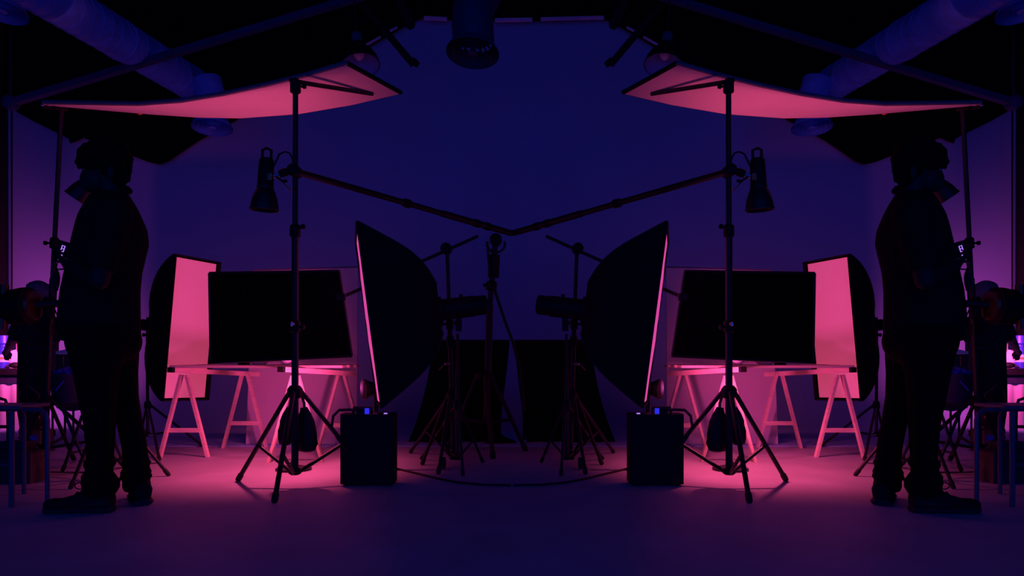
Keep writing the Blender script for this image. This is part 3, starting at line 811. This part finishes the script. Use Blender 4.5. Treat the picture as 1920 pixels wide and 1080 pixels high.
# hair: cap with tufts
b = B(); Rm = Matrix.Rotation(math.radians(-10), 3, 'Y')
b.ell(Q(197, 297), (.120, .092, .096), rot=Rm); b.ell(Q(216, 312), (.068, .088, .085))
rnd = random.Random(3)
for k in range(60):
    a = rnd.uniform(0, 2*math.pi); e = rnd.uniform(-.15, 1.2)
    c = Q(197, 297)+Rm @ V((.112*math.cos(a)*math.cos(e), .086*math.sin(a)*math.cos(e), .090*math.sin(e)))
    o = c+V((-.012+rnd.uniform(-.015, .015), rnd.uniform(-.01, .01), -.018+rnd.uniform(-.01, .012)))
    b.cap(c, o, .017, .008, 6)
for px, py, qx, qy in ((150, 283, 147, 302), (155, 290, 151, 308), (160, 292, 156, 311), (240, 318, 242, 340), (233, 325, 234, 347), (225, 330, 226, 350), (243, 300, 245, 322), (215, 333, 214, 345)):
    for dy in (-.05, 0, .05): b.cap(Q(px, py, dy), Q(qx, qy, dy*.9), .016, .007, 6)
child_mesh('hair', remesh(b, 'hair', .0065, m_hair, BASE1, 2), p1, 'short tousled black hair')
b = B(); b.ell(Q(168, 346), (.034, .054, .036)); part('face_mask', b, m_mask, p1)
for s in (-1, 1):
    b = B(); b.ell(Q(161, 317, .032*s), (.011, .013, .010)); part('eye', b, m_white, p1)
def shoe(parent, heel, toe, w, label=None):
    heel = V(heel); toe = V(toe); f = V((toe.x-heel.x, toe.y-heel.y, 0)); L = f.length; f.normalize(); s = V((-f.y, f.x, 0))
    def ring(k, hw, h0, h1):
        c = heel+f*L*k; out = []
        for j in range(12):
            a = 2*math.pi*j/12; ca, sa = math.cos(a), math.sin(a)
            z = (h0+h1)/2+(h1-h0)/2*max(-1, min(1, sa*1.25)); out.append(V((c.x, c.y, 0))+s*hw*ca*(1 if sa < .2 else .86)+V((0, 0, z)))
        return out
    st = [(-.03, .6, .03, .09), (.0, .85, .022, .115), (.12, .95, .022, .125), (.28, .95, .022, .12), (.42, .92, .022, .10), (.6, .98, .022, .078), (.78, 1.0, .022, .064), (.92, .9, .022, .064), (.99, .66, .022, .057), (1.02, .3, .026, .046)]
    b = B(); b.loft([ring(k, w*q, a, c) for k, q, a, c in st]); sh = part('shoe', b, m_shoe, parent, label)
    b = B(); b.loft([ring(k, w*(q+.1), .002, .030) for k, q, a, c in st]); part('sole', b, m_sole, sh)
    lb = B()
    for k in (.36, .44, .52):
        h = {.36: .112, .44: .100, .52: .089}[k]; c = heel+f*L*k
        lb.tube([V((c.x, c.y, h-.006))-s*w*.5, V((c.x, c.y, h+.004)), V((c.x, c.y, h-.006))+s*w*.5], .004, 6)
    c = heel+f*L*.36+V((0, 0, 0)); z = .118
    loop = [V((c.x, c.y, z))+f*(.030-.030*math.cos(a))+V((0, 0, .016*math.sin(a)+.004)) for a in [2*math.pi*j/10 for j in range(11)]]
    lb.tube(loop, .003, 6); part('laces', lb, m_cable, sh)
h1 = fl(214, 958); shoe(p1, (h1.x, 3.43, 0), (fl(112, 950).x+.02, 3.41, 0), .046)
shoe(p1, (P(266, 940, 3.56).x, 3.57, 0), (P(250, 940, 3.76).x, 3.80, 0), .048)
# hand-held meter with a digit display
t = thing('light_meter', 'small dark handset with glowing violet digits held by the {s} person', 'handset', Q(124, 496), G('handsets'))
b = B(); Rm = Matrix.Rotation(math.radians(18), 3, 'Y')
c = Q(119, 473, -.045); b.box(c, (.05, .03, .10), Rm); b.ell(c+V((-.02, 0, -.02)), (.035, .022, .03)); part('case', b, m_plast, t)
seg = B()
def digit(o, w, h):
    for (x0_, z0_, x1_, z1_) in ((0, 0, w, 0), (0, h, w, h), (0, 2*h, w, 2*h), (0, 0, 0, h), (0, h, 0, 2*h), (w, 0, w, h), (w, h, w, 2*h)):
        p_ = o+Rm @ V((x0_*.8+w*.1, 0, z0_*.86+h*.14)); q_ = o+Rm @ V((x1_*.8+w*.1, 0, z1_*.86+h*.14))
        seg.beam(p_, q_, .0025, .003, up=(0, 1, 0))
digit(c+Rm @ V((-.006, -.0165, .000)), .016, .016); digit(c+Rm @ V((-.006, -.0165, -.040)), .016, .014)
part('digits', seg, m_led, t, 'violet glowing digits')
b = B(); b.tube([c+V((-.03, 0, -.05)), c+V((-.035, 0, -.08)), c+V((.01, 0, -.078))], .004, 6); part('wire_loop', b, m_cable, t)
D3 = D1-.03
b = B(); b.tube([c+V((-.033, 0, -.07)), P(107, 507, D3), P(106, 512, D3), P(106, 520, D3), P(105.5, 532, D3), P(105, 545, D3)], [.003, .005, .012, .015, .014, .008], 12); pg = part('dangling_plug', b, m_cable, t)
b = B(); b.tube([P(105, 545, D3), P(104, 560, D3), P(106, 572, D3), P(112, 560, D3+.03)], .005, 6); part('cord', b, m_cable, pg)

# ---- second person: bent over the far table, back to us
D2 = 6.35
BASE2 = V((P(62, 820, D2).x, D2, 0))
R_ = lambda px, py, dy=0: P(px, py, D2+dy)
z2 = 660+EYE*F/D2
t2_rows = [(582, 62, 84, .06, .05), (590, 46, 96, .04, .09), (602, 33, 101, .02, .12), (630, 31, 100, 0, .14), (665, 33, 96, 0, .14), (700, 32, 93, 0, .15)]
skirt_rows = [(690, 32, 93, 0, .155), (725, 31, 93, 0, .16), (760, 31, 91, 0, .165), (790, 36, 88, 0, .16)]
def body2():
    b = B()
    prof_loft(b, t2_rows, D2, .016); prof_loft(b, skirt_rows, D2, .02)
    b.cap(R_(73, 592, .05), R_(74, 570, .08), .05, .045)
    b.ell(R_(73, 553, .09), (.092, .098, .115)); b.ell(R_(79, 562, .15), (.055, .06, .075))
    b.cap(R_(88, 556, .19), R_(90, 563, .20), .010, .014)
    for s in (-1, 1): b.ell(R_(74+s*19, 558, .10), (.012, .02, .03))
    b.chain([R_(38, 606, .02), R_(27, 632, .05), R_(14, 655, .22)], [.055, .045, .028])
    fingers(b, R_(14, 655, .22), R_(10, 661, .27), V((-.2, .8, -.5)), V((.2, -.3, -1)), .9, 40)
    b.chain([R_(97, 606, .0), R_(100, 655, -.02), R_(98, 698, .06)], [.053, .043, .028])
    fingers(b, R_(98, 698, .06), R_(97, 710, .08), V((-.1, .2, -1)), V((-1, .2, 0)), .9, 30)
    for x in (50, 74):
        b.chain([R_(x, 770, 0), R_(x, 800, 0), V((R_(x, 800).x, D2, .05))], [.07, .055, .04]); b.cap(V((R_(x, 800).x, D2-.02, .035)), V((R_(x, 800).x, D2+.12, .03)), .034, .026)
    return b
me = remesh(body2(), 'person', .010, m_skin, BASE2, 4)
p2 = bpy.data.objects.new('person', me); C.objects.link(p2); p2.location = BASE2; p2['_w'] = list(BASE2)
tagit(p2, 'grey haired person with back turned, at the cluttered table on the far {s}', 'person', G('grey haired persons')); MIRROR.append(p2)
b = B(); prof_loft(b, t2_rows, D2)
b.cap(R_(40, 605, .02), R_(30, 626, .04), .07, .064); b.cap(R_(95, 605, 0), R_(99, 634, -.01), .068, .062)
child_mesh('shirt', remesh(b, 'shirt', .012, m_apron, BASE2, 5), p2, 'dark short sleeved shirt')
b = B(); prof_loft(b, skirt_rows, D2)
child_mesh('apron', remesh(b, 'apron', .013, m_apron, BASE2, 5), p2, 'long dark apron')
b = B(); b.ell(R_(72, 549, .08), (.104, .108, .108)); b.ell(R_(66, 560, .05), (.085, .08, .085))
for k in range(36):
    a = rnd.uniform(0, 2*math.pi); e = rnd.uniform(-.4, 1.0); c = R_(72, 549, .08)+V((.1*math.cos(a)*math.cos(e), .1*math.sin(a)*math.cos(e), .1*math.sin(e)))
    b.cap(c, c+V((rnd.uniform(-.01, .01), 0, -.03)), .014, .008, 6)
child_mesh('hair', remesh(b, 'hair', .008, m_grey, BASE2, 2), p2, 'short grey hair')
b = B(); b.tube([R_(34, 612, -.10), R_(48, 640, -.15), R_(70, 655, -.16), R_(92, 650, -.12)], .007, 6); part('strap', b, m_navy, p2)
b = B(); b.tube([R_(78, 549, .01), R_(88, 548, .08), R_(92, 549, .18)], .004, 6); part('spectacles', b, m_chrome, p2)
for x in (50, 74): shoe(p2, (R_(x, 800).x, D2-.05, 0), (R_(x, 800).x, D2+.18, 0), .045)

# ================================================================== LEFT SIDE CLUTTER
# stand that carries the outer end of the sheet
lf = P(92, 870, 4.62)
ls = tripod('leaning black stand at the outer end of the {s} bounce sheet', (lf.x, 4.62, 0), [fl(30, 872), V((lf.x+.40, 4.75, 0)), V((lf.x-.1, 5.05, 0))], P(87, 752, 4.62), P(115, 206, 4.62), low=P(84, 840, 4.62), r=.018, group=G('outer stands'), collars=((P(0, 456, 4.62).z, (-1, -.2, 0)), (P(0, 618, 4.62).z, (-1, -.3, 0))), mid=.42, leg_r=.012)
b = B(); b.tube([P(80, 200, 4.5), P(98, 202, 4.62), P(126, 206, 4.70)], .012, 8); part('sheet_clamp', b, m_plast, ls)
for dx in (0, 13): 
    b = B(); b.box(P(80+dx, 196, 4.46), (.016, .01, .012)); part('clamp_jaw', b, m_chrome, ls, 'small pale clamp jaw')
b = B(); b.tube([P(95.5, 600, 4.60), P(89, 735, 4.60)], .005, 6); part('highlight_strip', b, m_copper, ls, 'brass coloured highlight, built as a strip')  # highlight along the pole, put in as a coloured strip

# horizontal lamp tube at the edge
t = thing('tube_lamp', 'dark drum lamp on a horizontal tube at the {s} edge', 'lamp', P(35, 600, 4.45), G('drum lamps'))
b = B(); b.lathe(P(-12, 577, 4.45), V((1, 0, .05)), [(.08, 0), (.102, .02), (.105, .14), (.112, .18), (.112, .22), (.095, .235), (.05, .24)], 24); part('drum', b, m_plast, t)
b = B(); b.lathe(P(54, 573, 4.45), V((1, 0, .05)), [(.085, 0), (.10, .006), (.085, .04), (.03, .045)], 24); part('rim', b, m_copper, t, 'brass coloured rim')
b = B(); b.tube([P(62, 572, 4.45), P(92, 570, 4.47), P(124, 569, 4.5)], [.024, .022, .022], 12); part('tube', b, m_steel, t)
b = B(); b.tube([P(8, 534, 4.40), P(6, 575, 4.40), P(4, 617, 4.40)], .026, 14); part('vertical_tube', b, m_copper, t, 'brass glinting upright tube')
b = B(); b.beam(P(14, 555, 4.45), P(28, 553, 4.45), .03, .05); part('latch', b, m_plast, t)
b = B(); b.tube([P(102, 579, 4.48), P(107, 590, 4.48), P(109, 610, 4.48), P(105, 630, 4.48), P(103, 655, 4.48)], .004, 6); part('cable', b, m_cable, t)
b = B(); b.lathe(P(92, 588, 4.5), (0, 0, 1), [(.028, -.03), (.033, -.02), (.033, .09), (.028, .1)], 14); part('stand_clamp', b, m_plast, t)
# bell lamp behind the standing person with its own stand
flood('flood_lamp', 'dark bell lamp tilted down behind the neck of the {s} person', P(186, 318, 4.3), V((-.70, -.12, -1.0)), .04, .10, .066, .10, P(150, 376, 4.3), G('tilted bell lamps'), handle=False, inner=m_steel)
tripod('black stand hidden behind the {s} standing person', (P(200, 900, 4.3).x, 4.3, 0), [V((P(200, 0, 4.3).x+.3, 4.42, 0)), V((P(200, 0, 4.3).x-.25, 4.55, 0)), V((P(200, 0, 4.3).x-.03, 4.0, 0))], P(200, 760, 4.3), P(188, 316, 4.3), r=.014, group=G('hidden stands'), leg_r=.010)

# metal stool
d_ = [(22, 951), (45, 926), (89, 941)]
t = thing('metal_stool', 'blue-grey tubular metal stool at the {s} edge', 'stool', fl(20, 935), G('tubular stools'))
zs = .452
fr = [fl(22, 951), fl(89, 941), fl(45, 926), fl(-30, 935)]
f0, f1, f2, f3 = [V((p.x, p.y, .001)) for p in fr]
def hoop(a, c):
    d = (c-a).normalized()
    return [a, V((a.x, a.y, zs-.05)), V((a.x, a.y, zs-.018))+d*.012, V((a.x, a.y, zs))+d*.04, V((c.x, c.y, zs))-d*.04, V((c.x, c.y, zs-.018))-d*.012, V((c.x, c.y, zs-.05)), c]
b = B(); b.tube(hoop(f3+V((0, -.03, 0)), f1), .0115, 10); part('leg_hoop', b, m_stool, t)
b = B(); b.tube(hoop(f0+V((-.25, .05, 0)), f2+V((0, 0, 0))), .0105, 10); part('leg_hoop', b, m_stool, t)
b = B(); b.tube([f0, V((f0.x, f0.y, zs))], .0125, 10); part('leg', b, m_stool, t)
b = B(); b.box(((f0.x+f3.x)/2-.02, (f1.y+f2.y)/2-.01, zs+.012), (.26, .24, .016)); part('seat', b, m_stool, t)
b = B(); b.tube([V((f0.x-.2, f0.y+.05, .2)), V((f0.x, f0.y, .2))], .007, 8); part('stretcher', b, m_stool, t)
t = thing('folded_chair', 'bent dark chair tube peeping in behind the {s} stool', 'chair', fl(-12, 878), G('bent chair tubes'))
pz = [P(-40, 752, 4.9), P(0, 747, 4.9), P(10, 750, 4.9), P(14, 762, 4.9), P(15, 790, 4.9)]; pz.append(V((pz[-1].x, 4.9, .001)))
b = B(); b.tube(pz, .010, 8); part('back_tube', b, m_steel, t)
b = B(); b.tube([V((pz[0].x, 4.9, .001)), pz[0]], .010, 8); part('back_tube', b, m_steel, t)
b = B(); b.beam(P(-42, 800, 4.9), P(15, 800, 4.9), .02, .02); part('rung', b, m_steel, t)

# wooden crate
bx0, bx1 = fl(-30, 908).x, fl(78, 908).x
t = thing('wooden_crate', 'low dark wooden crate with raw pale end under the {s} stool', 'crate', (-2.86, 4.25, 0), G('low crates'))
Rz = Matrix.Rotation(math.radians(-8), 3, 'Z')
cc = V((-2.86, 4.25, .085))
b = B(); b.box(cc+Rz @ V((0, -.06, 0)), (.345, .018, .168), Rz); part('side_board', b, m_crate, t)
b = B(); b.box(cc+Rz @ V((0, .06, 0)), (.345, .018, .168), Rz); part('side_board', b, m_crate, t)
b = B(); b.box(cc+Rz @ V((.18, 0, 0)), (.02, .138, .166), Rz); part('end_board', b, m_cratee, t, 'raw pale end board')
b = B(); b.box(cc+Rz @ V((-.18, 0, 0)), (.02, .138, .166), Rz); part('end_board', b, m_cratee, t)
b = B(); b.box(cc+Rz @ V((0, 0, .088)), (.37, .14, .012), Rz); part('lid', b, m_crate, t)
b = B(); b.box(cc+Rz @ V((.03, .03, .118)), (.16, .08, .045), Rz); part('block', b, m_crate, t)

# folding stool with X legs behind the person, tub on it
dX = 4.7
t = thing('folding_stool', 'folding stool with crossed black legs behind the {s} person', 'stool', fl(135, 878), G('folding stools'))
for dd, off in ((4.58, 0), (4.98, 0)):
    k = dd/4.58
    pa = P(118, 884, 4.58); pb = P(160, 765, 4.58); pc = P(166, 884, 4.58); pd = P(112, 765, 4.58)
    for u_, v__ in ((pa, pb), (pc, pd)):
        a_ = V((u_.x, dd, .008)); c_ = V((v__.x, dd+(.02 if u_ is pc else 0), .40))
        b = B(); b.tube([a_, c_], .010, 8); lg = part('leg', b, m_steel, t)
        b = B(); b.cap(a_+(c_-a_).normalized()*.03, a_+V((0, 0, .006)), .013, .013, 8); part('rubber_foot', b, m_cable, lg)
for u_ in (pb, pd):
    b = B(); b.tube([V((u_.x, 4.56, .40)), V((u_.x, 5.02, .40))], .010, 8); part('seat_rail', b, m_steel, t)
b = B(); rg = []
for k in range(9):
    s = k/8; x = pd.x+(pb.x-pd.x)*s; z = .402-.03*math.sin(math.pi*s)
    rg.append([V((x, 4.57, z)), V((x, 5.01, z)), V((x, 5.01, z+.006)), V((x, 4.57, z+.006))])
b.loft(rg); part('seat', b, m_navy, t)
b = B(); b.tube([V((pa.x+.03, 4.58, .11)), V((pa.x+.03, 4.98, .11))], .007, 8); part('stretcher', b, m_steel, t)
c = V((P(126, 760, 4.8).x, 4.80, .395))
t = thing('canvas_tub', 'dark blue canvas tub on the folding stool, {s} side', 'tub', c, G('canvas tubs'))
b = B(); b.lathe(c, (0, 0, 1), [(.075, 0), (.085, .01), (.095, .19), (.098, .20), (.092, .20), (.08, .015)], 24, caps=False); b.lathe(c, (0, 0, 1), [(.075, .004), (.08, .014)], 24); part('tub', b, m_navy, t)
b = B(); b.tube([c+V((-.06, -.08, .17)), c+V((-.05, -.11, .12)), c+V((.0, -.12, .10)), c+V((.04, -.10, .16))], .006, 6); part('handle', b, m_blue, t)
b = B()
for k in range(5): b.ell(c+V((-.05+.025*k, -.01*(k % 2), .205+.008*(k % 3))), (.03, .05, .025), 10, 6)
child = part('stuffing', b, m_blue, t, 'bright blue plastic bundle')

# bag hanging on the outer stand, carton, brown case
c = P(62, 772, 5.35)
t = thing('shoulder_bag', 'black round shoulder bag hanging behind the {s} outer stand', 'bag', V((c.x, c.y, c.z-.12)), G('shoulder bags'))
b = B(); b.ell(c, (.105, .07, .125), 18, 12); part('bag', b, m_leather, t)
b = B(); b.tube([c+V((-.10, -.03, .02)), c+V((-.06, -.05, .16)), c+V((.0, -.06, .19)), c+V((.07, -.05, .13)), c+V((.10, -.03, .0))], .008, 6); part('strap', b, m_cable, t)
b = B(); b.tube([c+V((.03, -.075, .06)), c+V((.08, -.07, .04)), c+V((.085, -.066, -.04))], .004, 6); part('zip', b, m_copper, t, 'brass zip')
c = V((P(60, 830, 5.45).x, 5.5, 0))
t = thing('carton', 'brown carton on the floor under the {s} shoulder bag', 'carton', c, G('brown cartons'))
b = B(); b.box(c+V((0, 0, .085)), (.15, .16, .16)); part('box', b, m_card, t)
b = B(); b.box(c+V((.03, -.083, .10)), (.06, .004, .06)); part('print', b, m_blue, t, 'blue printed patch')
b = B(); b.box(c+V((0, 0, .169)), (.154, .03, .004)); part('tape', b, m_navy, t)
b = B(); b.box(c+V((0, 0, .003)), (.17, .18, .006)); part('tray', b, m_steel, t)

# far table with white cloth
dT = 6.98
tx0, tx1 = P(-40, 0, dT).x, P(36, 0, dT).x; tz = P(0, 691, dT).z
t = thing('cloth_table', 'table under a white cloth glowing pink at the far {s} edge', 'table', ((tx0+tx1)/2, dT+.17, 0), G('cloth tables'))
b = B(); b.box(((tx0+tx1)/2, dT+.17, tz-.03), (tx1-tx0, .34, .06)); part('top', b, m_steel, t)
b = B(); b.box(((tx0+tx1)/2, dT+.17, tz-.10), (tx1-tx0-.02, .30, .08)); part('apron_board', b, m_navy, t)
rg = []
for zz, g in ((tz-.14, 0), (.2, .004), (.002, .01)):
    rg.append([V((tx0+g, dT+.02-g, zz))] + [V((tx0+(tx1-tx0)*k/12, dT+.03-g+.012*math.sin(k*1.7)*(1 if zz < .3 else .5), zz)) for k in range(13)] + [V((tx1-.03, dT+.20, zz)), V((tx0, dT+.20, zz))])
b = B(); b.loft(rg); part('cloth', b, m_cloth, t)
b = B(); b.prism([P(30, 640, 7.55), P(58, 640, 7.55), V((P(58, 640, 7.55).x, 7.55, .05)), V((P(30, 640, 7.55).x, 7.55, .05))], (0, .02, 0))
solo('white_board', b, m_cloth, 'narrow white board beside the cloth table, far {s}', 'board', V((P(44, 0, 7.55).x, 7.55, .05)), G('narrow white boards'))
tt = tz+.0
c = V((P(3, 0, dT+.1).x, dT+.12, tt))
t = thing('blue_bottle', 'blue bottle with orange label on the far {s} table', 'bottle', c, G('blue bottles'))
b = B(); b.lathe(c, (0, 0, 1), [(.05, 0), (.055, .01), (.055, .17), (.045, .20), (.04, .21), (.04, .22), (.062, .24), (.062, .31), (.05, .315)], 20); part('bottle', b, m_blue, t)
b = B(); b.lathe(c+V((0, 0, .06)), (0, 0, 1), [(.0565, 0), (.0565, .07)], 20, caps=False); part('label_band', b, m_white, t)
b = B(); b.lathe(c+V((0, 0, .085)), (0, 0, 1), [(.0575, 0), (.0575, .02)], 20, caps=False); part('label_stripe', b, m_orange, t)
c = V((P(25, 0, dT+.2).x, dT+.22, tt))
b = B(); rg = []
for k in range(7):
    s = k/6; rg.append([c+V((math.cos(a)*(.065-.02*s)*(1+.18*math.sin(3*a+5*s)), math.sin(a)*.05*(1+.15*math.cos(4*a)), .17*s+.01*math.sin(5*a)*s)) for a in [2*math.pi*j/16 for j in range(16)]])
b.loft(rg); solo('paper_bag', b, m_cloth, 'crumpled white paper bag on the far {s} table', 'bag', c, G('paper bags'))
c = V((P(27, 0, dT+.05).x, dT+.06, tt))
b = B(); b.ell(c+V((0, 0, .03)), (.06, .035, .029)); b.tube([c+V((-.05, -.02, .03)), c+V((-.065, -.04, .012)), c+V((-.05, -.045, .008))], .008, 6); solo('dark_pouch', b, m_leather, 'dark pouch in front of the paper bag, far {s} table', 'pouch', c, G('dark pouches'))

# shelf with brown case beyond
dS = 6.1
c = V((P(116, 0, dS).x, dS+.1, P(0, 697, dS).z))
t = thing('small_side_table', 'small dark side table behind the {s} standing person', 'side table', (c.x, c.y, 0), G('side tables'))
b = B(); b.box(c+V((0, 0, -.015)), (.20, .2, .03)); part('top', b, m_steel, t)
for sx_ in (-1, 1):
    for sy_ in (-1, 1):
        b = B(); b.tube([c+V((sx_*.085, sy_*.085, -.03)), V((c.x+sx_*.085, c.y+sy_*.085, .001))], .009, 8); part('leg', b, m_steel, t)
t = thing('brown_case', 'brown case with a vertical slot on the {s} side table', 'case', c, G('brown cases'))
b = B(); b.box(c+V((0, 0, .073)), (.15, .12, .142)); part('case', b, m_card, t)
b = B(); b.box(c+V((-.01, -.0615, .085)), (.007, .005, .08)); part('slot', b, m_orange, t, 'pale vertical slot')
b = B(); b.prism([c+V((-.075, -.06, .145)), c+V((.075, -.06, .145)), c+V((.075, -.06, .20)), c+V((-.075, -.06, .165))], (0, .12, 0)); part('lid', b, m_white, t, 'pale lid')

# unseen lamp added for the glow on the far wall
pl = P(62, 640, 6.7)
t = thing('side_fill_lamp', 'unseen fill lamp added behind the grey haired person facing the wall, far {s}', 'lamp', (pl.x, 6.7, 0), G('added panel fill lamps'))
b = B(); b.box(pl, (.12, .03, .16)); part('housing', b, m_plast, t)
b = B(); b.box(pl+V((0, .018, 0)), (.11, .006, .15)); part('emitter', b, m_slit, t)
b = B(); b.tube([pl+V((0, 0, -.08)), V((pl.x, 6.7, .02))], .010, 8); part('pole', b, m_steel, t)
b = B(); b.lathe((pl.x, 6.7, .008), (0, 0, 1), [(.10, 0), (.10, .012), (.02, .03)], 20); part('base', b, m_steel, t)

# ================================================================== MIRROR THE HALF
for o in list(MIRROR):
    c = copy_tree(o)
    c.location.x = -o.location.x
    c.scale.x = -1
    c['label'] = o['_raw'].replace('{s}', 'right')
for o in bpy.data.objects:
    for k in ('_raw', '_w'):
        if k in o: del o[k]
